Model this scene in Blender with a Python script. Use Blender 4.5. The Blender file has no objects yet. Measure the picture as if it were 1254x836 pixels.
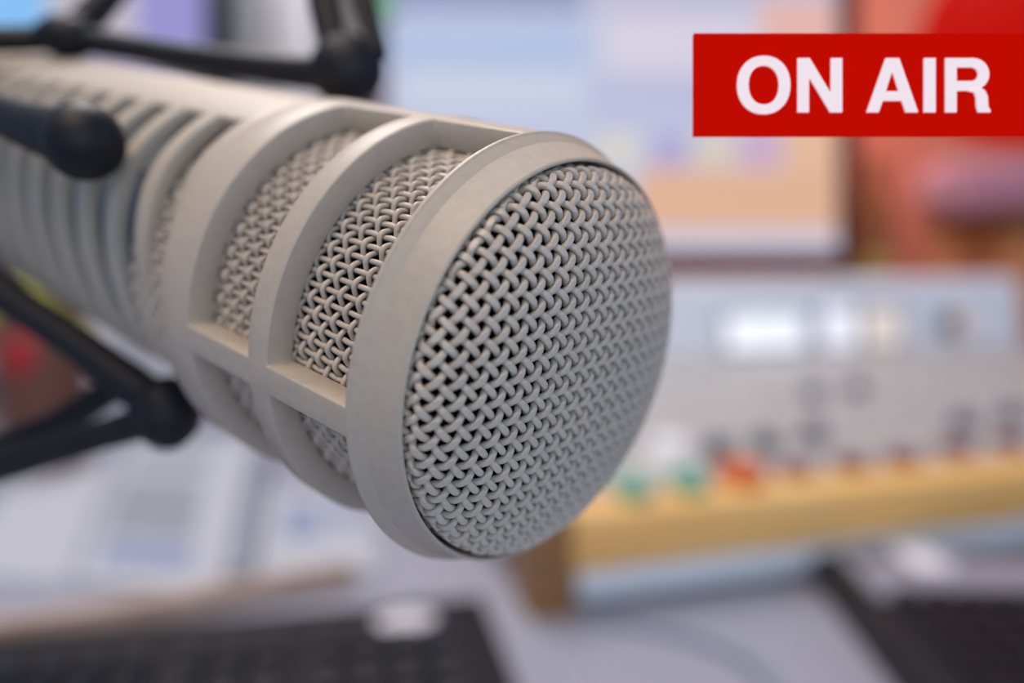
import bpy, bmesh, math, random
from mathutils import Vector, Matrix
random.seed(7)
sin, cos, pi, rad = math.sin, math.cos, math.pi, math.radians
SC = bpy.context.scene
COL = SC.collection

# ------------------------------------------------------------------ camera
DESK = 0.742
CAM = Vector((0, 0, 0.970))
PITCH = rad(6.73)
FPX = 1000.0
RIGHT = Vector((1, 0, 0))
FWD = Vector((0, cos(PITCH), -sin(PITCH)))
DOWN = Vector((0, -sin(PITCH), -cos(PITCH)))
cd = bpy.data.cameras.new('camera')
cam = bpy.data.objects.new('camera', cd); COL.objects.link(cam)
cam.location = CAM
cam.rotation_euler = (pi / 2 - PITCH, 0, 0)
cd.sensor_width = 36; cd.sensor_fit = 'HORIZONTAL'
cd.lens = 36 * FPX / 1254
cd.clip_start = 0.005; cd.clip_end = 50
cd.dof.use_dof = True
cd.dof.focus_distance = 0.090
cd.dof.aperture_fstop = 6.0
SC.camera = cam

# ------------------------------------------------------------------ world, lights, exposure
W = bpy.data.worlds.new('world'); SC.world = W; W.use_nodes = True
W.node_tree.nodes['Background'].inputs[0].default_value = (0.40, 0.62, 1.0, 1)
W.node_tree.nodes['Background'].inputs[1].default_value = 0.38
SC.view_settings.view_transform = 'Standard'
SC.view_settings.look = 'None'
SC.view_settings.exposure = 0.0
SC.view_settings.gamma = 1.0
SC.view_settings.use_curve_mapping = False
SC.cycles.use_denoising = True


def area(name, loc, target, sx, sy, power, color):
    l = bpy.data.lights.new(name, 'AREA'); l.shape = 'RECTANGLE'; l.size = sx; l.size_y = sy
    l.energy = power; l.color = color
    o = bpy.data.objects.new(name, l); COL.objects.link(o)
    o.location = loc
    o.rotation_euler = (Vector(target) - Vector(loc)).to_track_quat('-Z', 'Y').to_euler()
    return o


area('ceiling_panel_light', (-0.35, -0.55, 2.45), (0.0, 0.2, 0.85), 1.0, 0.8, 17, (1.0, 0.75, 0.50))
area('ceiling_panel_light', (-0.5, 1.1, 2.55), (0.1, 1.0, 0.8), 1.2, 0.6, 26, (1.0, 0.95, 0.92))
area('front_fill', (0.35, -1.3, 1.15), (0, 0.1, 0.95), 1.2, 1.0, 6.3, (0.76, 0.88, 1.0))  # unseen cool fill added behind the camera to brighten the grille
area('side_fill', (1.6, -0.2, 1.15), (0, 0.15, 0.95), 1.2, 1.2, 3, (0.50, 0.74, 1.0))  # bluish fill added at the right, out of view


# ------------------------------------------------------------------ helpers
def cpt(px, py, z):
    """point seen at pixel px,py at distance z (m) along the camera axis"""
    return CAM + RIGHT * ((px - 627) / FPX * z) + DOWN * ((py - 418) / FPX * z) + FWD * z


def gpt(px, py, z):
    """point seen at pixel px,py on the horizontal plane of height z"""
    d = RIGHT * ((px - 627) / FPX) + DOWN * ((py - 418) / FPX) + FWD
    return CAM + d * ((z - CAM.z) / d.z)


MATS = {}


def mat(name, color, rough=0.5, metal=0.0, emit=None, estr=1.0, noise=0.0, scale=40.0, spec=0.5, bump=0.0, coat=0.0):
    if name in MATS: return MATS[name]
    m = bpy.data.materials.new(name); m.use_nodes = True
    nt = m.node_tree; b = nt.nodes['Principled BSDF']
    b.inputs['Base Color'].default_value = (*color, 1)
    b.inputs['Roughness'].default_value = rough
    b.inputs['Metallic'].default_value = metal
    b.inputs['Specular IOR Level'].default_value = spec
    if coat: b.inputs['Coat Weight'].default_value = coat
    if emit:
        b.inputs['Emission Color'].default_value = (*emit, 1)
        b.inputs['Emission Strength'].default_value = estr
    if noise or bump:
        tc = nt.nodes.new('ShaderNodeTexCoord')
        n = nt.nodes.new('ShaderNodeTexNoise'); n.inputs['Scale'].default_value = scale
        n.inputs['Detail'].default_value = 4
        nt.links.new(tc.outputs['Object'], n.inputs['Vector'])
        if noise:
            r = nt.nodes.new('ShaderNodeValToRGB')
            r.color_ramp.elements[0].position = 0.3; r.color_ramp.elements[1].position = 0.7
            r.color_ramp.elements[0].color = (*[c * (1 - noise) for c in color], 1)
            r.color_ramp.elements[1].color = (*[min(1, c * (1 + noise)) for c in color], 1)
            nt.links.new(n.outputs['Fac'], r.inputs['Fac'])
            nt.links.new(r.outputs['Color'], b.inputs['Base Color'])
        if bump:
            bp = nt.nodes.new('ShaderNodeBump'); bp.inputs['Strength'].default_value = bump
            bp.inputs['Distance'].default_value = 0.0002
            nt.links.new(n.outputs['Fac'], bp.inputs['Height'])
            nt.links.new(bp.outputs['Normal'], b.inputs['Normal'])
    MATS[name] = m
    return m


def wood(name, c1, c2, scale=6.0, rough=0.45):
    m = mat(name, c1, rough)
    nt = m.node_tree; b = nt.nodes['Principled BSDF']
    tc = nt.nodes.new('ShaderNodeTexCoord'); mp = nt.nodes.new('ShaderNodeMapping')
    mp.inputs['Scale'].default_value = (1, 8, 8)
    n = nt.nodes.new('ShaderNodeTexNoise'); n.inputs['Scale'].default_value = scale; n.inputs['Detail'].default_value = 5
    r = nt.nodes.new('ShaderNodeValToRGB')
    r.color_ramp.elements[0].color = (*c1, 1); r.color_ramp.elements[1].color = (*c2, 1)
    r.color_ramp.elements[0].position = 0.35; r.color_ramp.elements[1].position = 0.7
    nt.links.new(tc.outputs['Object'], mp.inputs['Vector']); nt.links.new(mp.outputs['Vector'], n.inputs['Vector'])
    nt.links.new(n.outputs['Fac'], r.inputs['Fac']); nt.links.new(r.outputs['Color'], b.inputs['Base Color'])
    return m


def link(name, me, m, parent=None, M=None):
    if m is not None: me.materials.append(m)
    o = bpy.data.objects.new(name, me); COL.objects.link(o)
    if parent: o.parent = parent
    if M is not None: o.matrix_local = M
    return o


def obj(name, bm, m, parent=None, smooth=None, M=None, weld=False):
    if weld: bmesh.ops.remove_doubles(bm, verts=bm.verts, dist=1e-7)
    bmesh.ops.recalc_face_normals(bm, faces=bm.faces)
    me = bpy.data.meshes.new(name); bm.to_mesh(me); bm.free()
    if smooth:
        me.polygons.foreach_set('use_smooth', [True] * len(me.polygons))
        me.set_sharp_from_angle(angle=rad(smooth))
    return link(name, me, m, parent, M)


def thing(name, label, cat, M=None, group=None):
    o = bpy.data.objects.new(name, None); COL.objects.link(o); o.empty_display_size = 0.02
    if M is not None: o.matrix_world = M
    return tag(o, label, cat, group)


def tag(o, label=None, cat=None, group=None, kind=None):
    if label: o['label'] = label
    if cat: o['category'] = cat
    if group: o['group'] = group
    if kind: o['kind'] = kind
    return o


def dup(root, M, label):
    r = root.copy(); COL.objects.link(r); r.matrix_world = M; r['label'] = label
    for ch in root.children:
        c = ch.copy(); COL.objects.link(c); c.parent = r
    return r


def box(bm, c, s, bev=0.0, M=None, seg=2):
    r = bmesh.ops.create_cube(bm, size=1.0, matrix=Matrix.Translation(c) @ Matrix.Diagonal((*s, 1)))
    vs = r['verts']
    if bev:
        es = list({e for v in vs for e in v.link_edges})
        rr = bmesh.ops.bevel(bm, geom=es, offset=bev, segments=seg, affect='EDGES', profile=0.5)
        vs = list({v for f in rr['faces'] for v in f.verts} | {v for v in vs if v.is_valid})
    if M is not None: bmesh.ops.transform(bm, matrix=M, verts=vs)
    return vs


def boxobj(name, c, s, m, parent=None, bev=0.0, M=None):
    bm = bmesh.new(); box(bm, c, s, bev)
    return obj(name, bm, m, parent, smooth=40 if bev else None, M=M)


def tube(bm, pts, r, n=8, caps=True, hint=None):
    """sweep; r a float or list; hint: reference normal"""
    pts = [Vector(p) for p in pts]
    rings = []; nrm = None
    for i, p in enumerate(pts):
        t = (pts[min(i + 1, len(pts) - 1)] - pts[max(i - 1, 0)]).normalized()
        if nrm is None:
            nrm = Vector(hint) if hint else (Vector((0, 0, 1)) if abs(t.z) < 0.9 else Vector((1, 0, 0)))
        nrm = (nrm - t * nrm.dot(t)).normalized()
        b = t.cross(nrm)
        rr = r[i] if isinstance(r, (list, tuple)) else r
        rings.append([bm.verts.new(p + nrm * (rr * cos(2 * pi * k / n)) + b * (rr * sin(2 * pi * k / n))) for k in range(n)])
    for a, c in zip(rings, rings[1:]):
        for k in range(n):
            bm.faces.new((a[k], a[(k + 1) % n], c[(k + 1) % n], c[k]))
    if caps:
        bm.faces.new(rings[0]); bm.faces.new(rings[-1])


def lathe(bm, prof, n=48, M=None):
    """prof: (r, z) pairs around local z, closed at the ends when r = 0"""
    rings = []
    for r, z in prof:
        if r < 1e-9: rings.append([bm.verts.new((0, 0, z))])
        else: rings.append([bm.verts.new((r * cos(2 * pi * k / n), r * sin(2 * pi * k / n), z)) for k in range(n)])
    for a, c in zip(rings, rings[1:]):
        for k in range(n):
            k2 = (k + 1) % n
            if len(a) == 1 and len(c) == 1: continue
            if len(a) == 1: bm.faces.new((a[0], c[k2], c[k]))
            elif len(c) == 1: bm.faces.new((a[k], a[k2], c[0]))
            else: bm.faces.new((a[k], a[k2], c[k2], c[k]))
    if M is not None: bmesh.ops.transform(bm, matrix=M, verts=[v for rg in rings for v in rg])


def ball(bm, c, r, s=(1, 1, 1), rot=None, seg=24):
    M = Matrix.Translation(c) @ (rot.to_4x4() if rot else Matrix()) @ Matrix.Diagonal((r * s[0], r * s[1], r * s[2], 1))
    bmesh.ops.create_uvsphere(bm, u_segments=seg, v_segments=seg // 2, radius=1, matrix=M)


def along(a, b):
    """matrix with local z from a towards b, origin a"""
    d = (Vector(b) - Vector(a)).normalized()
    return Matrix.Translation(a) @ d.to_track_quat('Z', 'Y').to_matrix().to_4x4()


def yawM(loc, yaw):
    return Matrix.Translation(loc) @ Matrix.Rotation(yaw, 4, 'Z')


def wpos(px, py, z): return cpt(px, py, z)


# ------------------------------------------------------------------ materials
M_MIC = mat('fawn_enamel', (0.50, 0.425, 0.35), 0.45, 0.0, noise=0.05, scale=900, bump=0.12, spec=0.45)
M_WIRE = mat('fawn_wire', (0.59, 0.50, 0.42), 0.33, 0.0, noise=0.06, scale=300)
M_FOAM = mat('black_foam', (0.006, 0.007, 0.009), 0.95, noise=0.5, scale=900, spec=0.1)
M_LINER = mat('blue_grey_liner', (0.13, 0.19, 0.26), 0.3, 0.0)
M_RUB = mat('charcoal_rubber', (0.009, 0.010, 0.014), 0.5, noise=0.2, scale=120, spec=0.3)
M_RUBHI = mat('dark_grey_plate', (0.12, 0.12, 0.14), 0.5)
M_STEEL = mat('polished_steel', (0.85, 0.88, 0.92), 0.12, 1.0)
M_DESK = mat('lavender_grey_laminate', (0.31, 0.32, 0.40), 0.5, noise=0.03, scale=8)
M_WALL = mat('red_glow_wall', (0.50, 0.26, 0.18), 0.8, noise=0.03, scale=3)  # red glow of the right corner painted into the wall colour
M_FLOOR = mat('grey_floor', (0.22, 0.22, 0.24), 0.7, noise=0.1, scale=5)
M_BLACK = mat('black_plastic', (0.008, 0.009, 0.013), 0.5, noise=0.15, scale=60, spec=0.3)
M_KEY = mat('black_key', (0.012, 0.014, 0.020), 0.4, spec=0.35)
M_GREY = mat('grey_plastic', (0.27, 0.27, 0.34), 0.45)
M_PALE = mat('pale_silver', (0.75, 0.72, 0.80), 0.4)
M_PAPER = mat('white_paper', (0.45, 0.47, 0.53), 0.8, noise=0.02, scale=12)
M_INK = mat('grey_print', (0.27, 0.29, 0.34), 0.8, noise=0.15, scale=120)
M_INKB = mat('blue_print', (0.25, 0.29, 0.44), 0.8, noise=0.15, scale=120)
M_CONSOLE = mat('light_grey_console', (0.44, 0.43, 0.42), 0.5, noise=0.03, scale=10)
M_BRIDGE = mat('pale_silver_paint', (0.85, 0.86, 0.92), 0.4, 0.0)
M_PINE = wood('light_pine', (0.80, 0.43, 0.12), (0.92, 0.60, 0.24), 4)
M_BROWN = wood('brown_wood', (0.24, 0.11, 0.035), (0.32, 0.16, 0.06), 5)
M_APRON = mat('blue_grey_apron', (0.66, 0.73, 0.84), 0.5)

# ------------------------------------------------------------------ the setting
tag(boxobj('floor', (0, 0.6, -0.01), (6, 5, 0.02), M_FLOOR), kind='structure')
tag(boxobj('wall_back', (0, 1.86, 1.3), (6, 0.1, 2.6), M_WALL), kind='structure')

# desk
desk = thing('desk', 'wide pale lavender grey desk carrying the keyboards, papers and mixing console', 'desk', Matrix.Translation((0, 0.75, 0)))
boxobj('desktop', (0, 0, DESK - 0.015), (3.2, 1.7, 0.03), M_DESK, desk, 0.003)
for sx in (-1, 1):
    for sy in (-1, 1):
        boxobj('leg', (sx * 1.5, sy * 0.78, (DESK - 0.03) / 2), (0.05, 0.05, DESK - 0.03), M_GREY, desk, 0.003)

# ------------------------------------------------------------------ microphone
# local frame: x right, y up, z out of the front; fitted axis in camera coordinates (mm)
def c2w(v): return RIGHT * v[0] + DOWN * v[1] + FWD * v[2]
AX = c2w((-0.7472565, -0.27601735, 0.60450157))
UP = c2w((0.21459209, -0.96115265, -0.17359669))
RT = c2w((0.62893399, 0.0, 0.7774587))
PO = CAM + c2w((5.67434551e-3, 3.29740578e-3, 102.058865e-3))
MM = Matrix.Identity(4)
for i in range(3):
    MM[i][0] = RT[i]; MM[i][1] = UP[i]; MM[i][2] = -AX[i]; MM[i][3] = PO[i]
mic = thing('microphone', 'large fawn beige broadcast microphone with woven wire front and windowed barrel', 'microphone', MM)
K = 0.001


def shell(name, th, ts, Ro, Ri, hole, m, parent, bev=0.22):
    n = len(th); bm = bmesh.new()
    vo = [[bm.verts.new((Ro(a, t) * K * cos(rad(a)), Ro(a, t) * K * sin(rad(a)), -t * K)) for a in th] for t in ts]
    vi = [[bm.verts.new((Ri(a, t) * K * cos(rad(a)), Ri(a, t) * K * sin(rad(a)), -t * K)) for a in th] for t in ts]
    nt_ = len(ts) - 1
    kept = [[not hole((th[j] + ((th[(j + 1) % n] - th[j]) % 360) / 2) % 360, (ts[i] + ts[i + 1]) / 2) for j in range(n)] for i in range(nt_)]
    for i in range(nt_):
        for j in range(n):
            if not kept[i][j]: continue
            j2 = (j + 1) % n
            bm.faces.new((vo[i][j], vo[i][j2], vo[i + 1][j2], vo[i + 1][j]))
            bm.faces.new((vi[i][j], vi[i + 1][j], vi[i + 1][j2], vi[i][j2]))
            if not kept[i][(j - 1) % n]: bm.faces.new((vo[i][j], vo[i + 1][j], vi[i + 1][j], vi[i][j]))
            if not kept[i][j2]: bm.faces.new((vo[i][j2], vi[i][j2], vi[i + 1][j2], vo[i + 1][j2]))
            if i == 0 or not kept[i - 1][j]: bm.faces.new((vo[i][j], vi[i][j], vi[i][j2], vo[i][j2]))
            if i == nt_ - 1 or not kept[i + 1][j]: bm.faces.new((vo[i + 1][j], vo[i + 1][j2], vi[i + 1][j2], vi[i + 1][j]))
    loose = [v for v in bm.verts if not v.link_faces]
    bmesh.ops.delete(bm, geom=loose, context='VERTS')
    bmesh.ops.recalc_face_normals(bm, faces=bm.faces)
    if bev:
        bm.normal_update()
        es = [e for e in bm.edges if len(e.link_faces) == 2 and e.calc_face_angle(0) > rad(40)]
        bmesh.ops.bevel(bm, geom=es, offset=bev * K, segments=2, affect='EDGES', profile=0.5, clamp_overlap=True)
    return obj(name, bm, m, parent, smooth=50)


# head cage: rings and bars round eight windows
RH = 28.2
bars = [(191.2, 198.6), (281.2, 288.6), (11.2, 18.6), (101.2, 108.6)]
th = []
for k in range(4):
    a0 = bars[k][0]; th += [a0 + 7.4 * i / 3 for i in range(3)]
    a1 = bars[k][1]; th += [a1 + 82.6 * i / 32 for i in range(32)]
th = sorted(t % 360 for t in th)


def in_bar(a): return any(b0 <= a <= b1 for b0, b1 in bars)


shell('head_cage', th, [5.4, 6.0, 20.6, 24.5, 38.4, 42, 46],
      lambda a, t: RH, lambda a, t: 24.5,
      lambda a, t: (6.0 < t < 20.6 or 24.5 < t < 38.4) and not in_bar(a), M_MIC, mic, 0.25)

# front rim with its two facets and the lip inside
bm = bmesh.new()
prof = [(24.9, 6.0), (28.2, 6.0), (28.2, 5.7), (27.35, 4.45), (27.15, 4.2), (25.9, 0.25), (25.72, 0.05), (25.5, 0.05), (25.4, 0.3), (25.1, 4.0), (24.9, 6.0)]
lathe(bm, [(r * K, -t * K) for r, t in prof], 160)
obj('front_rim', bm, M_MIC, mic, smooth=9, weld=True)

# slotted barrel
def sm(x): x = max(0, min(1, x)); return x * x * (3 - 2 * x)
def rbody(a, t):
    c = cos(rad(a - 90))
    base = 24.0 + 3.7 * sm((c + 0.45) / 1.1)
    if t < 46: base = 25.0
    if t > 172: base -= (t - 172) * 0.10
    return base
slots = [(50.0 + 9.9 * k, 50.0 + 9.9 * k + 6.4) for k in range(11)]
ts = [45.2, 46.2]
for a, b in slots: ts += [a, b]
ts += [172, 186, 205]
th2 = [i * 3.0 for i in range(120)]
shell('barrel', th2, ts, rbody, lambda a, t: rbody(a, t) - 2.4,
      lambda a, t: any(s0 < t < s1 for s0, s1 in slots) and not (51 < a < 129 or 249 < a < 291), M_MIC, mic, 0.35)

# liner tube seen through the slots, foam core, tail
bm = bmesh.new(); lathe(bm, [(0, -0.0575), (0.0185, -0.0575), (0.0221, -0.062), (0.0221, -0.200), (0, -0.200)], 64)
obj('inner_liner', bm, M_LINER, mic, smooth=40)
bm = bmesh.new(); lathe(bm, [(0, -0.203), (0.0195, -0.203), (0.0215, -0.206), (0.018, -0.214), (0.0095, -0.218), (0.0095, -0.232), (0, -0.232)], 48)
obj('tail_cap', bm, M_MIC, mic, smooth=40)
for aa, tt in ((132, 82.6), (132, 72.6), (133.5, 62.6), (152, 72.3), (134, 122.2)):  # small polished beads added for the bright glints in the slots
    bm = bmesh.new(); rr = 23.3 * K
    ball(bm, (rr * cos(rad(aa)), rr * sin(rad(aa)), -tt * K), 0.0013, seg=12)
    obj('glint_bead', bm, M_STEEL, mic, smooth=60)

# woven wire: generic strand with flattened crowns
def strand(bm, pts, r, n=8, flat=0.55):
    """pts: list of (position, surface normal, tangent, crimp offset)"""
    rings = []
    for p, nn, off, amp in pts: rings.append([p, nn, off, amp])
    P = [Vector(p) + Vector(nn) * off for p, nn, off, amp in rings]
    prev = None
    for i in range(len(P)):
        t = (P[min(i + 1, len(P) - 1)] - P[max(i - 1, 0)]).normalized()
        nn = Vector(rings[i][1]); base = Vector(rings[i][0])
        m = (nn - t * nn.dot(t)).normalized(); b = t.cross(m)
        lim = rings[i][3] + flat * r
        ring = []
        for k in range(n):
            q = P[i] + m * (r * cos(2 * pi * k / n)) + b * (r * sin(2 * pi * k / n))
            hgt = (q - base).dot(nn)
            if hgt > lim: q -= nn * (hgt - lim)
            ring.append(bm.verts.new(q))
        if prev:
            for k in range(n): bm.faces.new((prev[k], prev[(k + 1) % n], ring[(k + 1) % n], ring[k]))
        prev = ring


# front grille dome: foam as the grille's base, each wire a sub-part
RG, HG, PP, QQ = 24.35, 6.1, 2.5, 1.5
def hdome(r):
    x = r / RG
    return HG * max(0.0, 1 - x ** PP) ** (1 / QQ) if x < 1 else 0.0
bm = bmesh.new()
pr = [(0, HG - 1.35)] + [(RG * 0.955 * x, hdome(RG * x) - 1.35) for x in [i / 24 for i in range(1, 25)]] + [(RG * 0.955, -8), (0, -8)]
lathe(bm, [(r * K, z * K) for r, z in pr], 96)
grille = obj('front_grille', bm, M_FOAM, mic, smooth=60)
grille['label'] = 'domed woven wire grille over black foam'

PITCHW, RW, AMP = 1.68, 0.425, 0.42
E2 = Vector((cos(rad(-36.5)), sin(rad(-36.5)))); E1 = Vector((-E2.y, E2.x))
ORG = Vector((-16.48, 6.71))
o1, o2 = ORG.dot(E1), ORG.dot(E2)
f1 = o1 - round(o1 / PITCHW) * PITCHW; f2 = o2 - round(o2 / PITCHW) * PITCHW
par0 = round(o1 / PITCHW) + round(o2 / PITCHW)


# the flat woven sheet is pressed over the dome: flat radius -> (radius, height)
ARC = [(0.0, 0.0, HG)]
_n = 4000
for _k in range(1, _n + 1):
    _r = RG * (1 - (1 - _k / _n) ** 3)
    _p = ARC[-1]; _h = hdome(_r)
    ARC.append((_p[0] + math.hypot(_r - _p[1], _h - _p[2]), _r, _h))
FLAT = ARC[-1][0] + 2.2


def profile(f):
    if f >= ARC[-1][0]: return RG, -(f - ARC[-1][0])
    lo, hi = 0, len(ARC) - 1
    while hi - lo > 1:
        m = (lo + hi) // 2
        if ARC[m][0] <= f: lo = m
        else: hi = m
    a, b = ARC[lo], ARC[hi]; w = (f - a[0]) / max(1e-9, b[0] - a[0])
    return a[1] + w * (b[1] - a[1]), a[2] + w * (b[2] - a[2])


def dome_pos(uv):
    f = uv.length
    if f < 1e-6: return Vector((0, 0, HG))
    r, h = profile(f)
    return Vector((uv.x / f * r, uv.y / f * r, h))


def dome_nrm(uv):
    f = uv.length
    if f < 1e-6: return Vector((0, 0, 1))
    r0, h0 = profile(max(0, f - 0.15)); r1, h1 = profile(f + 0.15)
    d = Vector((r1 - r0, h1 - h0)).normalized()
    return Vector((-d.y * uv.x / f, -d.y * uv.y / f, d.x))


def make_wires():
    for fam in (0, 1):
        D, C = (E2, E1) if fam == 0 else (E1, E2)        # running along D, indexed across C
        fc, fd = (f1, f2) if fam == 0 else (f2, f1)
        for i in range(-19, 20):
            c = fc + i * PITCHW
            if abs(c) > FLAT - 0.4: continue
            L = math.sqrt(FLAT ** 2 - c * c)
            s = []; N = max(6, int(2 * L / (PITCHW / 8)))
            for k in range(N + 1):                        # denser at both ends
                x = -1 + 2 * k / N
                s.append(x)
            pts = []
            for x in s:
                uv = C * c + D * (x * L)
                ph = (x * L - fd) / PITCHW
                sg = 1 if (i + par0 + fam) % 2 == 0 else -1
                off = sg * AMP * cos(pi * ph)
                pts.append((dome_pos(uv), dome_nrm(uv), off, AMP))
            bm = bmesh.new(); strand(bm, pts, RW, 14, 0.36)
            bmesh.ops.scale(bm, vec=(K, K, K), verts=bm.verts)
            obj('wire', bm, M_WIRE, grille, smooth=32)


make_wires()


# side grille: sleeve of woven wire behind the windows
def side_grille():
    bm = bmesh.new(); R0 = 23.9; NA = 96; PT = 1.62; rw = 0.33
    for j in range(NA):
        a = 2 * pi * j / NA; nn = Vector((cos(a), sin(a), 0)); pts = []
        n = int((62 - 4) / (PT / 6))
        for k in range(n + 1):
            t = 4 + k * PT / 6
            pts.append((nn * R0 + Vector((0, 0, -t)), nn, (1 if j % 2 else -1) * 0.14 * cos(pi * t / PT), 0.14))
        strand(bm, pts, rw, 7, 0.8)
    for i in range(3, 39):
        t = i * PT; pts = []
        for k in range(NA * 6 + 1):
            a = 2 * pi * k / (NA * 6); nn = Vector((cos(a), sin(a), 0))
            pts.append((nn * R0 + Vector((0, 0, -t)), nn, (1 if i % 2 == 0 else -1) * 0.50 * cos(pi * k / 6), 0.50))
        strand(bm, pts, rw, 7, 0.8)
    bmesh.ops.scale(bm, vec=(K, K, K), verts=bm.verts)
    o = obj('side_grille', bm, M_WIRE, mic, smooth=65)
    tag(o, 'woven wire sleeve behind the barrel windows', kind='stuff')
    b2 = bmesh.new(); lathe(b2, [(0, -0.0085), (0.0229, -0.0085), (0.0229, -0.0575), (0, -0.0575)], 64)
    obj('foam_core', b2, M_FOAM, mic, smooth=40)


side_grille()

# ------------------------------------------------------------------ shock mount round the microphone
mount = thing('shock_mount', 'black rubber shock mount with jointed ball ended arms around the microphone', 'microphone mount', Matrix.Translation(cpt(-90, 330, 0.165)))
MI = mount.matrix_world.inverted()


def mobj(name, bm, m=M_RUB, parent=mount):
    bmesh.ops.transform(bm, matrix=MI, verts=bm.verts)
    return obj(name, bm, m, parent, smooth=50)


def arm(pts, r):
    bm = bmesh.new(); tube(bm, [cpt(*p) for p in pts], r, 14, hint=(0.1, -1, 0.2)); return mobj('arm', bm)


def knob(name, p, r, s, ang=0):
    bm = bmesh.new(); ball(bm, cpt(*p), r, s, Matrix.Rotation(rad(ang), 3, 'Y'))
    return mobj(name, bm)


# upper long arm, its joint and the knuckle with an upright fork
arm([(425, 93, .150), (330, 84, .156), (230, 70, .164), (150, 57, .171), (85, 47, .176)], [.0034, .0030, .0028, .0028, .0030])
arm([(85, 45, .176), (118, 12, .180), (160, -40, .186)], [.0036, .0034, .0034])
arm([(85, 47, .176), (-20, 50, .175), (-90, 90, .160)], [.0030, .0030, .0034])
knob('knuckle', (82, 45, .175), .0056, (1.25, 1, .85), 0)
knob('knuckle', (425, 86, .150), .0063, (1.1, 1, 1.05))
arm([(396, -50, .156), (400, 10, .153), (412, 70, .150)], [.0038, .0034, .0030])
arm([(430, -50, .156), (444, 10, .153), (462, 70, .150)], [.0028, .0028, .0022])
bm = bmesh.new()
q = [cpt(x, y, z) for x, y, z in ((404, -50, .1535), (424, -50, .1535), (455, 78, .1475), (415, 90, .1475))]
vs = [bm.verts.new(p) for p in q] + [bm.verts.new(p + FWD * .0015) for p in q]
for f in ((0, 1, 2, 3), (7, 6, 5, 4), (0, 4, 5, 1), (1, 5, 6, 2), (2, 6, 7, 3), (3, 7, 4, 0)): bm.faces.new([vs[i] for i in f])
mobj('fork_plate', bm, M_RUBHI)
# left ball ended arm in front of the barrel
arm([(-90, 90, .150), (-20, 132, .132), (40, 155, .122), (105, 174, .116)], [.0032, .0032, .0036, .0048])
knob('ball_end', (103, 174, .116), .0055, (1.02, 1, 1.0), 12)
# lower arms meeting at one ball
arm([(-90, 285, .166), (0, 357, .158), (100, 425, .150), (200, 500, .145)], [.0036, .0035, .0034, .0040])
arm([(200, 510, .145), (120, 534, .148), (0, 568, .154), (-90, 590, .160)], [.0034, .0028, .0036, .0038])
arm([(150, 470, .155), (70, 520, .168), (0, 552, .175), (-90, 588, .172)], [.0026, .0032, .0040, .0040])
knob('ball_end', (205, 505, .145), .0060, (1, 1, 1.12))
# yoke tying the arms together beside the barrel, and its stem
bm = bmesh.new(); tube(bm, [cpt(-92, 60, .168), cpt(-100, 330, .166), cpt(-92, 610, .162)], .0045, 16, hint=(1, 0, 0)); mobj('yoke', bm)
bm = bmesh.new(); tube(bm, [cpt(-98, 330, .166), cpt(-250, 340, .19), cpt(-900, 420, .26)], .006, 16); mobj('stem', bm)

# ------------------------------------------------------------------ ON AIR sign, small lit desk sign beside the microphone
SZ = 0.0965
SD = cpt(850, 165.7, SZ)
MS = Matrix.Identity(4)
for i in range(3):
    MS[i][0] = RIGHT[i]; MS[i][1] = -FWD[i]; MS[i][2] = -DOWN[i]
u = SZ / FPX
sign_base = Vector((cpt(1480, 100, SZ).x, cpt(1288, 100, SZ).y + 0.006, DESK))
sign = thing('on_air_sign', 'lit red box sign with white lettering reading ON AIR', 'sign', Matrix.Translation(sign_base))
SI = sign.matrix_world.inverted()
M_RED = mat('red_lit_acrylic', (0.16, 0.001, 0.0005), 0.7, emit=(0.52, 0.0035, 0.0), estr=0.80, spec=0.0)
M_LET = mat('white_lit_letter', (0.7, 0.6, 0.62), 0.6, emit=(0.83, 0.72, 0.75), estr=0.5, spec=0.1)
MSF = SI @ Matrix.Translation(SD) @ MS          # local: x right, z up in sign plane, -y... towards back is -y
def sbox(name, x0, x1, y0, y1, z0, z1, m, bev=0, parent=sign):
    bm = bmesh.new(); box(bm, ((x0 + x1) / 2, (y0 + y1) / 2, (z0 + z1) / 2), (x1 - x0, y1 - y0, z1 - z0), bev)
    bmesh.ops.transform(bm, matrix=MSF, verts=bm.verts)
    return obj(name, bm, m, parent, smooth=40 if bev else None)
WS, HS = 428 * u, 125 * u
sbox('housing', 20 * u, WS - 2 * u, -0.0040, -0.0008, 24 * u, HS - 6 * u, mat('dark_red_housing', (0.2, 0.01, 0.01), 0.5))
face = sbox('face_panel', 0, WS, -0.0008, 0, 0, HS, M_RED)


def letter(polys):
    """polys in photo pixels; each ring list of outer, or (outer, inner) pair"""
    bm = bmesh.new()
    def P(p, y): return MSF @ Vector(((p[0] - 850) * u, y, (165.7 - p[1]) * u))
    T = 0.0003
    for item in polys:
        if isinstance(item, tuple):
            a, b = item; n = len(a)
            L = [[bm.verts.new(P(p, y)) for p in ring] for ring in (a, b) for y in (0.00002, T)]
            for i in range(n):
                j = (i + 1) % n
                bm.faces.new((L[1][i], L[1][j], L[3][j], L[3][i])); bm.faces.new((L[0][i], L[2][i], L[2][j], L[0][j]))
                bm.faces.new((L[0][i], L[0][j], L[1][j], L[1][i])); bm.faces.new((L[2][i], L[3][i], L[3][j], L[2][j]))
        else:
            n = len(item); lo = [bm.verts.new(P(p, 0.00002)) for p in item]; hi = [bm.verts.new(P(p, T)) for p in item]
            bm.faces.new(hi); bm.faces.new(lo[::-1])
            for i in range(n):
                j = (i + 1) % n; bm.faces.new((lo[i], lo[j], hi[j], hi[i]))
    bm.normal_update()
    bmesh.ops.triangulate(bm, faces=[f for f in bm.faces if len(f.verts) > 4])
    return obj('letter', bm, M_LET, face)


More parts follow.
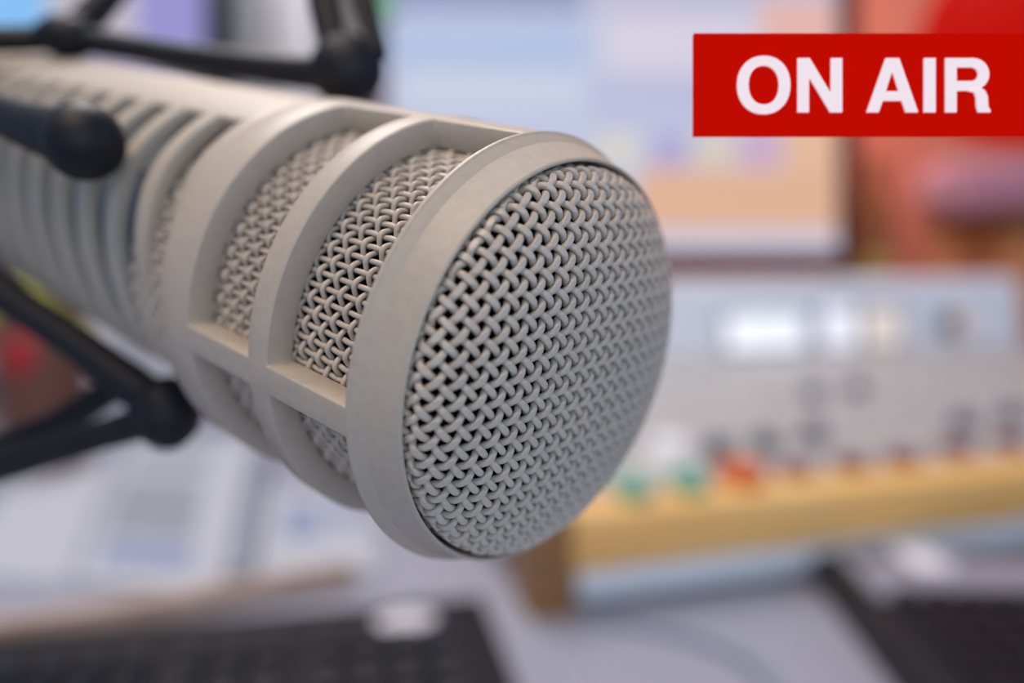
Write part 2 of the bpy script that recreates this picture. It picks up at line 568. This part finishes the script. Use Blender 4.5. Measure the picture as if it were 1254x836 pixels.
def ell(cx, cy, rx, ry, n=40, e=2.15):
    out = []
    for k in range(n):
        a = 2 * pi * k / n; c, s = cos(a), sin(a)
        out.append((cx + rx * math.copysign(abs(c) ** (2 / e), c), cy + ry * math.copysign(abs(s) ** (2 / e), s)))
    return out


T0, B0 = 72, 138
letter([(ell(934.5, 104.8, 32.5, 35.6), ell(934.5, 104.8, 18.6, 23.8))])
letter([[(976, T0), (990.5, T0), (1016.6, 115.5), (1016.6, T0), (1030.3, T0), (1030.3, B0), (1015.8, B0), (989.7, 94.5), (989.7, B0), (976, B0)]])
letter([[(1083.5, T0), (1099.8, T0), (1123, B0), (1108, B0), (1103.2, 124), (1079.8, 124), (1075, B0), (1060.3, B0)]][:0] +
       [[(1083.5, T0), (1091.6, T0), (1091.6, 87), (1083.6, 112.5), (1091.6, 112.5), (1091.6, 124), (1079.8, 124), (1075, B0), (1060.3, B0)],
        [(1099.8, T0), (1123, B0), (1108, B0), (1103.2, 124), (1091.6, 124), (1091.6, 112.5), (1099.6, 112.5), (1091.6, 87), (1091.6, T0)]])
letter([[(1130.3, T0), (1144.3, T0), (1144.3, B0), (1130.3, B0)]])
# R
def arc(cx, cy, rx, ry, a0, a1, n): return [(cx + rx * cos(rad(a0 + (a1 - a0) * k / n)), cy - ry * sin(rad(a0 + (a1 - a0) * k / n))) for k in range(n + 1)]
bowl_o = [(1156.5, T0)] + arc(1190, 91.5, 19.8, 19.5, 90, -90, 12) + [(1156.5, 111)]
bowl_i = [(1170, 83)] + arc(1188, 91.5, 8.6, 8.5, 90, -90, 12) + [(1170, 100)]
stem = [(1156.5, T0), (1170, T0), (1170, B0), (1156.5, B0)]
letter([stem, [(1170, T0)] + arc(1190, 91.5, 19.8, 19.5, 90, -90, 12) + [(1170, 112)] + [(1170, 100)] + arc(1188, 91.5, 8.6, 8.5, -90, 90, 12) + [(1170, 83)],
        [(1186, 109.5), (1197, 106), (1205, 112), (1208, 119), (1208.6, 131), (1211.5, 136.2), (1211.5, B0), (1196.5, B0), (1194.4, 131), (1194, 120), (1191.5, 113.5), (1184, 112)]])
# post and foot, to the right of the view
sbox('clamp', 424 * u, 640 * u, -0.005, -0.0005, 40 * u, 90 * u, M_BLACK, 0.0004)
pc = Vector((0, 0, 0)); top = SI @ (MS @ Vector((0, 0, 0)) + SD) ; ptop = (MSF @ Vector((632 * u, -0.003, 0.009)))
bm = bmesh.new(); tube(bm, [(ptop.x, ptop.y, 0.004), ptop], 0.0016, 12, hint=(1, 0, 0)); obj('post', bm, M_BLACK, sign, smooth=50)
bm = bmesh.new(); lathe(bm, [(0, 0), (0.024, 0), (0.0245, 0.0015), (0.0225, 0.0045), (0, 0.0055)], 40, Matrix.Translation((ptop.x, ptop.y, 0))); obj('foot', bm, M_BLACK, sign, smooth=50)

# ------------------------------------------------------------------ mixing console
YAW = rad(16.2)
c0 = gpt(690, 752, DESK)
mix = thing('mixing_console', 'pale radio mixing console with wooden armrest, coloured faders and lit meters', 'mixing console', yawM(c0, YAW))
MXI = mix.matrix_world.inverted()
ML = 0.95
boxobj('armrest', (ML / 2 + 0.004, 0.016, 0.0450), (ML, 0.038, 0.040), M_PINE, mix, 0.006)
bm = bmesh.new()
pr = [(-0.004, 0.0), (0.030, 0.0), (0.055, 0.022), (0.46, 0.030), (0.46, 0.066), (-0.004, 0.066)]
a = [bm.verts.new((-0.022, y, z)) for y, z in pr]; b = [bm.verts.new((0.004, y, z)) for y, z in pr]
bm.faces.new(a); bm.faces.new(b[::-1])
for i in range(len(pr)):
    j = (i + 1) % len(pr); bm.faces.new((a[i], a[j], b[j], b[i]))
obj('side_cheek', bm, M_BROWN, mix)
boxobj('base', (ML / 2 + 0.004, 0.2295, 0.0165), (ML - 0.01, 0.463, 0.019), M_APRON, mix, 0.003)
# sloping surface split into channel strips
y0, z0, y1, z1 = 0.036, 0.0635, 0.46, 0.088
slope = math.atan2(z1 - z0, y1 - y0)
SL = math.hypot(z1 - z0, y1 - y0)
MSL = Matrix.Translation((0, y0, z0)) @ Matrix.Rotation(slope, 4, 'X')
nstrip = 19; sw = ML / nstrip
sme = None
for i in range(nstrip):
    M = MSL @ Matrix.Translation((0.004 + sw * (i + 0.5), SL / 2, -0.012))
    if sme is None:
        s_ = boxobj('channel_strip', (0, 0, 0), (sw - 0.0012, SL, 0.024), M_CONSOLE, mix, 0.0008, M); sme = s_.data
    else: link('channel_strip', sme, None, mix, M)
boxobj('chassis', (ML / 2 + 0.004, 0.26, 0.040), (ML - 0.01, 0.38, 0.020), M_CONSOLE, mix)


def on_surface(px, py, lift=0.0):
    """where a pixel's ray meets the sloping control surface, in the slope's frame"""
    d = RIGHT * ((px - 627) / FPX) + DOWN * ((py - 418) / FPX) + FWD
    Mi = (mix.matrix_world @ MSL).inverted()
    o = Mi @ CAM; dd = Mi.to_3x3() @ d
    k = (lift - o.z) / dd.z
    return o + dd * k


SLOT = bpy.data.meshes.new('fader_slot')
_b = bmesh.new(); box(_b, (0, 0, 0), (0.004, 0.11, 0.001)); _b.to_mesh(SLOT); _b.free(); SLOT.materials.append(M_GREY)
for i in range(nstrip): link('fader_slot', SLOT, None, mix, MSL @ Matrix.Translation((0.004 + sw * (i + 0.5), 0.115, 0.0002)))

M_NAVY = mat('slate_blue_knob', (0.018, 0.032, 0.065), 0.4)
M_MAROON = mat('maroon_cap', (0.20, 0.045, 0.055), 0.45)
M_GREEN = mat('green_cap', (0.10, 0.40, 0.27), 0.45)
M_ORANGE = mat('orange_cap', (0.68, 0.14, 0.02), 0.45)
M_WHITE = mat('white_cap', (0.85, 0.85, 0.86), 0.4)


def fader(px, py, m, sx=0.019, sy=0.024, h=0.013):
    p = on_surface(px, py, h * 0.6)
    bm = bmesh.new()
    vs = box(bm, (0, 0, h / 2), (sx, sy, h), 0.0015)
    for v in bm.verts:
        if abs(v.co.y) < sy * 0.3 and v.co.z > h * 0.8: v.co.z -= 0.002
    return obj('fader_cap', bm, m, mix, smooth=40, M=MSL @ Matrix.Translation((p.x, p.y, 0)))


def rotary(px, py, m=M_NAVY, r=0.0100, h=0.012):
    p = on_surface(px, py, h * 0.6)
    bm = bmesh.new(); lathe(bm, [(0, 0), (r * 1.15, 0), (r * 1.15, h * .15), (r, h * .3), (r * .85, h * .95), (r * .75, h), (0, h)], 24)
    box(bm, (0, r * .55, h), (r * .14, r * .5, r * .12))
    return obj('knob', bm, m, mix, smooth=40, M=MSL @ Matrix.Translation((p.x, p.y, 0)))


for px, py in ((775, 598), (843, 590)): fader(px, py, M_GREEN)
fader(908, 578, M_ORANGE, 0.025, 0.026, 0.016)
for px, py in ((976, 573), (1043, 566), (1106, 559), (1170, 547), (1236, 540)): fader(px, py, M_MAROON, 0.019, 0.018, 0.010)
for px, py in ((880, 545), (937, 538), (996, 528), (995, 479), (1049, 472), (1180, 513), (1238, 505)): rotary(px, py)
rotary(822, 550, M_WHITE, 0.017, 0.020)
for px, py in ((1100, 470), (1150, 466), (1205, 460), (940, 484)): rotary(px, py, M_CONSOLE, 0.006, 0.008)

# meter bridge
bx0, bx1 = 0.20, 0.865
br = 0.46
bm = bmesh.new()
pr = [(br, 0.084), (br + 0.014, 0.176), (br + 0.022, 0.183), (br + 0.045, 0.183), (br + 0.053, 0.176), (br + 0.053, 0.026), (br, 0.026)]
a = [bm.verts.new((bx0, y, z)) for y, z in pr]; b = [bm.verts.new((bx1, y, z)) for y, z in pr]
bm.faces.new(a); bm.faces.new(b[::-1])
for i in range(len(pr)):
    j = (i + 1) % len(pr); bm.faces.new((a[i], a[j], b[j], b[i]))
obj('meter_bridge', bm, M_BRIDGE, mix)
tilt = math.atan2(0.014, 0.092)
MBR = Matrix.Translation((0, br, 0.084)) @ Matrix.Rotation(-tilt, 4, 'X')


def on_bridge(px, py):
    d = RIGHT * ((px - 627) / FPX) + DOWN * ((py - 418) / FPX) + FWD
    Mi = (mix.matrix_world @ MBR).inverted(); o = Mi @ CAM; dd = Mi.to_3x3() @ d
    return o + dd * (-o.y / dd.y)


def meter(x0, y0_, x1, y1_, emit, estr, framem=M_GREY, name='meter'):
    p, q = on_bridge(x0, y1_), on_bridge(x1, y0_)
    c = (p + q) / 2; w = abs(q.x - p.x); h = abs(q.z - p.z)
    bm = bmesh.new()
    f = 0.005
    for s_ in (((0, 0, h / 2 + f / 2), (w + 2 * f, 0.008, f)), ((0, 0, -h / 2 - f / 2), (w + 2 * f, 0.008, f)), ((-w / 2 - f / 2, 0, 0), (f, 0.008, h)), ((w / 2 + f / 2, 0, 0), (f, 0.008, h))):
        box(bm, s_[0], s_[1])
    fr = obj(name, bm, framem, mix, M=MBR @ Matrix.Translation((c.x, 0, c.z)))
    boxobj('meter_face', (0, -0.0005, 0), (w, 0.003, h), mat('lit_%s_%d' % (name, int(x0)), (0.6, 0.6, 0.6), 0.5, emit=emit, estr=estr), fr)
    bm = bmesh.new(); tube(bm, [(-w * .05, -0.0028, -h * .45), (w * .22, -0.0028, h * .3)], 0.0005, 6); obj('needle', bm, M_BLACK, fr)
    return fr


meter(888, 383, 982, 430, (0.9, 0.93, 1.0), 0.75)
meter(1006, 375, 1050, 426, (0.9, 0.9, 1.0), 0.72)
meter(1052, 377, 1100, 424, (1.0, 0.78, 0.60), 0.5)
p = on_bridge(1160, 397)
bm = bmesh.new(); lathe(bm, [(0, 0), (0.016, 0), (0.016, 0.006), (0.013, 0.010), (0, 0.010)], 28)
obj('bridge_dial', bm, M_NAVY, mix, smooth=40, M=MBR @ Matrix.Translation((p.x, 0, p.z)) @ Matrix.Rotation(pi / 2, 4, 'X'))
p = on_bridge(1172, 397)
bm = bmesh.new(); ball(bm, (0, 0, 0), 0.008, (1, .6, 1)); obj('amber_lamp', bm, mat('amber_lamp', (.7, .35, .05), .4, emit=(1, .45, .08), estr=.5), mix, smooth=60, M=MBR @ Matrix.Translation((p.x, -0.010, p.z)))

# ------------------------------------------------------------------ monitors
def emat(name, c, s=1.0): return mat(name, (0.02, 0.02, 0.02), 0.4, emit=c, estr=s, spec=0.2)


def monitor(name, label, x0, x1, ytop, ybot, dist, patches, tiltback=4, frame=M_BLACK, bez=0.030, chin=0.03, yaw=0):
    """outer screen rectangle in photo pixels at a distance; patches = flat areas of the picture"""
    a, b = cpt(x0, ybot, dist), cpt(x1, ybot, dist); t = cpt(x0, ytop, dist)
    w = (b - a).length; h = (t - a).length
    M0 = Matrix.Translation((a + b) / 2) @ Matrix.Rotation(rad(yaw), 4, 'Z') @ Matrix.Rotation(-PITCH + rad(tiltback) * 0, 4, 'X')
    base = Vector((M0.translation.x, M0.translation.y + 0.05, DESK))
    root = thing(name, label, 'monitor', Matrix.Translation(base)); R = Matrix.Translation(-base)
    L = R @ M0
    bm = bmesh.new(); box(bm, (0, 0.022, h / 2), (w, 0.035, h), 0.004); obj('back_shell', bm, frame, root, smooth=40, M=L)
    bm = bmesh.new()
    box(bm, (0, 0, chin / 2), (w, 0.014, chin), 0.002); box(bm, (0, 0, h - bez / 2), (w, 0.014, bez), 0.002)
    for s in (-1, 1): box(bm, (s * (w / 2 - bez / 2), 0, h / 2), (bez, 0.014, h), 0.002)
    obj('bezel', bm, frame, root, smooth=40, M=L)
    bm = bmesh.new(); box(bm, (0, 0.004, (h + chin - bez) / 2), (w - 2 * bez, 0.004, h - chin - bez))
    scr = obj('screen', bm, patches[0], root, M=L)
    for i, (px0, py0, px1, py1, m) in enumerate(patches[1:]):
        k = dist / FPX
        X0, X1 = (px0 - (x0 + x1) / 2) * k, (px1 - (x0 + x1) / 2) * k
        Z0, Z1 = (ybot - py1) * k, (ybot - py0) * k
        X0, X1 = max(X0, -w / 2 + bez), min(X1, w / 2 - bez); Z0, Z1 = max(Z0, chin), min(Z1, h - bez)
        bm = bmesh.new(); box(bm, ((X0 + X1) / 2, 0.002 - 0.0004 * (i + 1), (Z0 + Z1) / 2), (X1 - X0, 0.0003, Z1 - Z0)); obj('screen_window', bm, m, scr)
    bm = bmesh.new(); zt = (L @ Vector((0, 0.04, h * .25))).z
    box(bm, (0, 0.0, zt / 2), (0.07, 0.02, zt), 0.004); obj('stand_neck', bm, frame, root, smooth=40)
    boxobj('stand_foot', (0, 0.02, 0.006), (0.26, 0.14, 0.012), frame, root, 0.004)
    return root


def srgb(r, g, b):
    f = lambda c: (c / 255 / 12.92) if c <= 10.3 else ((c / 255 + 0.055) / 1.055) ** 2.4
    return (f(r), f(g), f(b))


S = lambda n, r, g, b: emat(n, srgb(r, g, b))
monitor('monitor', 'large monitor behind the microphone showing pale blue windows, painted with a red glow at right', 448, 1050, -60, 333, 1.2, [
    S('screen_lavender', 190, 196, 222),
    (440, -60, 715, 16, S('screen_slate', 138, 152, 190)),
    (715, -60, 1028, 16, S('screen_mauve', 190, 186, 214)),
    (470, 30, 715, 84, S('screen_pale_blue', 172, 190, 222)),
    (500, 90, 715, 128, S('screen_white_blue', 196, 206, 226)),
    (742, 20, 930, 88, S('screen_pale_lilac', 212, 205, 222)),
    (722, 92, 900, 150, S('screen_lilac', 186, 188, 218)),
    (930, 0, 1028, 150, S('red_tint_rose', 226, 180, 172)),  # red glow mixed into this and the next two patches
    (780, 206, 1028, 282, S('red_tint_peach', 222, 176, 146)),
    (960, 150, 1028, 206, S('red_tint_peach_pale', 226, 182, 152)),
    (728, 164, 782, 204, S('screen_cream', 212, 208, 200)),
    (797, 164, 843, 204, S('screen_violet', 176, 164, 208)),
    (850, 164, 900, 202, S('screen_sand', 214, 200, 186)),
    (905, 162, 955, 202, S('screen_orchid', 202, 164, 194)),
    (700, 286, 1028, 310, S('screen_mist', 208, 200, 218)),
], frame=mat('red_glow_bezel', (0.10, 0.022, 0.022), 0.6, spec=0.2))  # dark frame with the red glow painted into its colour
monitor('monitor', 'monitor at far left with blue and violet picture behind the shock mount', -330, 276, -190, 118, 1.2, [
    S('screen_left_grey', 188, 184, 196),
    (-330, -190, 56, 118, S('screen_sky_blue', 132, 190, 242)),
    (168, -190, 250, 62, S('screen_periwinkle', 150, 142, 206)),
    (60, 66, 250, 100, S('screen_lilac_grey', 170, 160, 190)),
], frame=mat('navy_bezel', (0.018, 0.018, 0.035), 0.45))

# ------------------------------------------------------------------ keyboards
def keycap(w, d, h):
    bm = bmesh.new(); t = 0.0022
    b = [bm.verts.new((x * w / 2, y * d / 2, 0)) for x, y in ((-1, -1), (1, -1), (1, 1), (-1, 1))]
    u_ = [bm.verts.new((x * (w / 2 - t), y * (d / 2 - t), h)) for x, y in ((-1, -1), (1, -1), (1, 1), (-1, 1))]
    c = bm.verts.new((0, 0, h - 0.0008))
    for i in range(4):
        j = (i + 1) % 4; bm.faces.new((b[i], b[j], u_[j], u_[i])); bm.faces.new((u_[i], u_[j], c))
    bmesh.ops.recalc_face_normals(bm, faces=bm.faces)
    me = bpy.data.meshes.new('key'); bm.to_mesh(me); bm.free(); me.materials.append(M_KEY)
    return me


KEY = keycap(0.0165, 0.0165, 0.008); KEYW = keycap(0.0355, 0.0165, 0.008); SPACE = keycap(0.112, 0.0165, 0.008)


def keys(root, x0, y0, rows, cols, z):
    for r in range(rows):
        y = y0 - r * 0.019; c = 0
        while c < cols:
            if r == rows - 1 and c == 4: me, wd = SPACE, 6
            elif (r in (2, 3) and c in (12,)): me, wd = KEYW, 2
            else: me, wd = KEY, 1
            if c + wd > cols: me, wd = KEY, 1
            gap = 0.008 if c > 13 else 0
            gap += 0.008 if c > 16 else 0
            link('key', me, None, root, Matrix.Translation((x0 + (c + wd / 2) * 0.019 + gap, y + (0.008 if r == 0 else 0), z))); c += wd


kr = gpt(592, 722, DESK + 0.02)
KY = rad(11.5)
kb = thing('keyboard', 'black keyboard lying on the desk below the microphone', 'keyboard', yawM((kr.x, kr.y, DESK), KY))
boxobj('body', (-0.226, -0.094, 0.009), (0.452, 0.188, 0.018), M_BLACK, kb, 0.004)
keys(kb, -0.440, -0.064, 6, 21, 0.0175)
p = kb.matrix_world.inverted() @ gpt(497, 757, DESK + 0.019)
bm = bmesh.new(); lathe(bm, [(0, 0), (0.017, 0), (0.017, 0.0008), (0.0155, 0.0014), (0, 0.0014)], 32)
bmesh.ops.scale(bm, vec=(1, .7, 1), verts=bm.verts)
o = obj('badge', bm, M_PALE, kb, smooth=40, M=Matrix.Translation((p.x, p.y, 0.0178))); o['label'] = 'pale silver oval badge'

kl = gpt(985, 664, DESK + 0.022)
kb2 = thing('keyboard', 'black keyboard with grey top panel at the lower right edge', 'keyboard', yawM((kl.x, kl.y, DESK), rad(-3)))
boxobj('body', (0.226, -0.112, 0.010), (0.452, 0.224, 0.020), M_BLACK, kb2, 0.004)
boxobj('media_panel', (0.232, -0.046, 0.021), (0.43, 0.082, 0.004), M_GREY, kb2, 0.0015)
boxobj('slot', (0.150, -0.024, 0.0231), (0.115, 0.012, 0.0006), M_BLACK, kb2)
boxobj('slot', (0.034, -0.030, 0.0231), (0.016, 0.010, 0.0006), M_BLACK, kb2)
boxobj('button', (0.066, -0.032, 0.0242), (0.024, 0.046, 0.003), M_PALE, kb2, 0.001)
boxobj('button', (0.24, -0.026, 0.0242), (0.03, 0.03, 0.003), M_PALE, kb2, 0.001)
keys(kb2, 0.024, -0.098, 6, 21, 0.0195)

# cable on the desk
bm = bmesh.new()
cp = [gpt(735, 757, DESK + .003), gpt(790, 766, DESK + .003), gpt(850, 780, DESK + .003), gpt(905, 803, DESK + .003), gpt(945, 838, DESK + .003), gpt(975, 900, DESK + .003)]
pts = []
for i in range(len(cp) - 1):
    p0, p1, p2, p3 = cp[max(i - 1, 0)], cp[i], cp[i + 1], cp[min(i + 2, len(cp) - 1)]
    for k in range(8):
        t = k / 8
        pts.append(0.5 * ((2 * p1) + (-p0 + p2) * t + (2 * p0 - 5 * p1 + 4 * p2 - p3) * t * t + (-p0 + 3 * p1 - 3 * p2 + p3) * t ** 3))
tube(bm, pts + [cp[-1]], 0.003, 10)
tag(obj('cable', bm, mat('grey_blue_cable', (0.22, 0.26, 0.36), 0.5), smooth=50), 'grey cable curving over the desk in front of the console', 'cable')

# ------------------------------------------------------------------ papers on the desk, left
def sheet(corners, label, prints, lift, name='paper_sheet'):
    z = DESK + lift
    c = [gpt(x, y, z) for x, y in corners]
    o0 = (c[0] + c[1] + c[2] + c[3]) / 4; o0.z = DESK + lift
    root = thing(name, label, 'paper', Matrix.Translation(o0), 'papers on the desk')
    def slab(pts, th, m, nm, zoff):
        bm = bmesh.new(); lo = [bm.verts.new((p.x - o0.x, p.y - o0.y, zoff)) for p in pts]; hi = [bm.verts.new((p.x - o0.x, p.y - o0.y, zoff + th)) for p in pts]
        bm.faces.new(hi); bm.faces.new(lo[::-1])
        for i in range(4):
            j = (i + 1) % 4; bm.faces.new((lo[i], lo[j], hi[j], hi[i]))
        return obj(nm, bm, m, root)
    slab(c, 0.0008, M_PAPER, 'sheet', 0)
    for q, m in prints:
        slab([gpt(x, y, z) for x, y in q], 0.0001, m, 'print_block', 0.0008)
    return root


sheet([(-60, 706), (82, 716), (140, 560), (30, 560)], 'white sheet at the left edge under the lower arm', [], 0.001)
sheet([(92, 712), (268, 728), (310, 540), (165, 538)], 'white sheet with grey and blue printed blocks behind the keyboard', [
    ([(128, 655), (236, 662), (250, 590), (152, 586)], M_INK), ([(122, 692), (232, 700), (237, 668), (128, 662)], M_INKB),
    ([(160, 575), (255, 578), (262, 556), (172, 552)], M_INK)], 0.002)
sheet([(292, 716), (468, 700), (440, 610), (318, 600)], 'white sheet with blue handwriting under the microphone head', [
    ([(345, 660), (395, 660), (392, 620), (348, 620)], M_INKB), ([(405, 645), (440, 642), (432, 618), (402, 620)], M_INKB)], 0.003)
bm = bmesh.new()
a, b = gpt(322, 552, DESK + .008), gpt(292, 712, DESK + .008)
M = along(a, b); L = (b - a).length
bm2 = bmesh.new(); box(bm2, (0, 0, L / 2), (0.018, 0.018, L), 0.003, M); bm.free()
r_ = obj('ruler', bm2, mat('slate_grey_plastic', (0.24, 0.27, 0.33), 0.4), smooth=40); tag(r_, 'slate grey bar lying between the two printed white sheets', 'ruler')
# brown strip behind the keyboard
a, b = gpt(-60, 787, DESK + .006), gpt(432, 706, DESK + .006)
M = along(a, b); L = (b - a).length
bm = bmesh.new(); box(bm, (0, 0, L / 2), (0.012, 0.020, L), 0.002, M)
tag(obj('wooden_strip', bm, wood('tan_wood', (0.42, 0.30, 0.25), (0.52, 0.40, 0.34), 8), smooth=40), 'thin tan wooden strip lying along the back of the keyboard', 'wood strip')

# ------------------------------------------------------------------ things at the back left
g = gpt(140, 475, DESK)
def backbox(name, label, cat, px0, px1, py0, py1, dist, m, depth=0.12, bev=0.004, group=None):
    a, b, t = cpt(px0, py1, dist), cpt(px1, py1, dist), cpt(px0, py0, dist)
    a.z = DESK; w = b.x - a.x; h = t.z - a.z
    bm = bmesh.new(); box(bm, (0, depth / 2, h / 2), (w, depth, h), bev)
    o = obj(name, bm, m, smooth=40, M=Matrix.Translation(((a.x + b.x) / 2, a.y, a.z)))
    return tag(o, label, cat, group)


def on_desk(px, py): return gpt(px, py, DESK)


# stack of white trays with a yellow-green folder on it
d1 = 1.02
st = thing('letter_tray', 'white letter tray stack on the desk behind the lower arm', 'tray', Matrix.Translation((cpt(140, 480, d1).x, cpt(140, 480, d1).y + .06, DESK)))
zt = cpt(140, 395, d1).z - DESK
w = (330 - 60) / FPX * d1
for k in range(3):
    boxobj('tray', (0, 0.05, (k + .5) * zt / 3), (w, 0.24, zt / 3 - 0.006), mat('white_tray', (0.66, 0.66, 0.72), 0.5), st, 0.004)
fo = cpt(30, 345, d1)
bm = bmesh.new(); box(bm, (0, 0, 0.022), (0.26, 0.2, 0.044), 0.003)
tag(obj('folder', bm, mat('yellow_green_card', (0.42, 0.42, 0.07), 0.7, noise=.15, scale=30), smooth=40, M=Matrix.Translation((cpt(-8, 340, d1).x, st.matrix_world.translation.y + .05, DESK + zt))), 'yellow green folder lying on the white letter trays', 'folder')
# brown pot with a red round lid knob
pd = 0.84
pb = gpt(40, 300 + 1000 * 0.228 / pd, DESK)
pot = thing('jar', 'brown jar with a round red spot seen between the lower arms', 'jar', Matrix.Translation((cpt(56, 500, pd).x, pb.y, DESK)))
hz = cpt(40, 372, pd).z - DESK
bm = bmesh.new(); lathe(bm, [(0, 0), (0.036, 0), (0.041, 0.006), (0.044, hz * .6), (0.040, hz * .9), (0.034, hz), (0.030, hz), (0.030, hz * .5), (0, hz * .5)], 40); obj('body', bm, mat('brown_glaze', (0.14, 0.05, 0.03), 0.4), pot, smooth=40)
bm = bmesh.new(); ball(bm, (0.004, -0.043, hz * .72), 0.017, (1, .45, 1.15)); obj('spot', bm, mat('red_spot', (0.42, 0.006, 0.008), 0.4), pot, smooth=60)
# papers, binders behind the bar
backbox('binder', 'pale grey binder standing between the two monitors', 'binder', 284, 328, -80, 130, 1.31, mat('pale_binder', (0.55, 0.56, 0.58), .6))
backbox('binder', 'white binder standing left of the large monitor', 'binder', 338, 395, -60, 130, 1.31, mat('white_binder', (0.72, 0.70, 0.76), .6))
a, b = cpt(450, 22, 1.18), cpt(482, -12, 1.18)
bm = bmesh.new(); box(bm, (0, 0, 0), (b.x - a.x, 0.002, b.z - a.z))
tag(obj('sticky_note', bm, mat('green_note', (0.14, 0.42, 0.20), .7), M=Matrix.Translation((a + b) / 2) @ Matrix.Rotation(-PITCH, 4, 'X')), 'green sticky note on the top left of the large monitor', 'note')

# ------------------------------------------------------------------ things at the right
cab = thing('cabinet', 'brown wooden desk cabinet with painted orange glow behind the console at right', 'cabinet', yawM((cpt(1230, 400, 1.42).x + .10, 1.44, DESK), rad(6)))
ch = cpt(1200, 276, 1.40).z - DESK
M_OR = wood('glow_tinted_wood', (0.55, 0.22, 0.08), (0.72, 0.36, 0.16), 5)  # brown wood with the red glow mixed into its colour
boxobj('body', (0.14, 0.0, ch / 2), (0.60, 0.24, ch), M_OR, cab, 0.006)
boxobj('door', (-0.01, -0.128, ch / 2), (0.28, 0.014, ch - .04), M_OR, cab, 0.003)
boxobj('door', (0.29, -0.128, ch / 2), (0.28, 0.014, ch - .04), M_OR, cab, 0.003)
boxobj('top_board', (0.14, -0.01, ch + .008), (0.64, 0.28, 0.016), M_BROWN, cab, 0.003)
# pink bundle
pk = cpt(1186, 266, 1.42)
bm = bmesh.new(); box(bm, (0, 0, 0.045), (0.19, 0.12, 0.09), 0.035, seg=4)
tag(obj('cushion', bm, mat('pink_cloth', (0.85, 0.42, 0.48), 0.8, noise=.08, scale=20), smooth=60, M=Matrix.Translation((pk.x, 1.40, DESK + ch + .017))), 'pink rounded cloth bundle on the wooden cabinet below the sign', 'cloth')
# brown bottle
bt = cpt(1066, 315, 1.35)
bot = thing('bottle', 'amber brown bottle standing beside the right edge of large monitor', 'bottle', Matrix.Translation((bt.x, bt.y, DESK)))
hb = cpt(1066, 195, 1.35).z - DESK
bm = bmesh.new(); lathe(bm, [(0, 0), (0.034, 0), (0.036, .006), (0.036, hb * .68), (0.028, hb * .8), (0.014, hb * .88), (0.014, hb), (0, hb)], 36)
obj('body', bm, mat('amber_glass', (0.40, 0.12, 0.03), 0.25), bot, smooth=40)
bm = bmesh.new(); lathe(bm, [(0.0365, hb * .42), (0.0367, hb * .44), (0.0367, hb * .56), (0.0365, hb * .58)], 36); obj('label_band', bm, mat('yellow_label', (.6, .4, .08), .6), bot, smooth=40)

# added red globe, cord and spot that make the glow over the cabinet
lp = cpt(1262, 50, 1.12)
glow_globe = thing('added_glow_globe', 'added red glowing globe for the red glow behind the on air sign', 'glow_globe', Matrix.Translation(lp))
bm = bmesh.new(); ball(bm, (0, 0, 0), 0.142, (1, 1, 1.0), seg=40)
obj('globe', bm, mat('added_red_glow', (0.10, 0.002, 0.002), 0.6, emit=(0.50, 0.0035, 0.001), estr=0.9, spec=0.05), glow_globe, smooth=60)
bm = bmesh.new(); tube(bm, [(0, 0, .138), (0, 0, 2.6 - lp.z)], 0.004, 8, hint=(1, 0, 0)); obj('cord', bm, M_BLACK, glow_globe, smooth=50)
l = bpy.data.lights.new('red_glow_fill', 'SPOT'); l.energy = 8; l.color = (1, 0.16, 0.04); l.shadow_soft_size = 0.08  # added spot that reddens the wall behind the globe
l.spot_size = rad(150); l.spot_blend = 0.6
lo = bpy.data.objects.new('red_glow_fill', l); COL.objects.link(lo); lo.location = lp + Vector((-0.03, 0.20, 0.08))
lo.rotation_euler = Vector((-0.25, 1, -0.1)).to_track_quat('-Z', 'Y').to_euler()
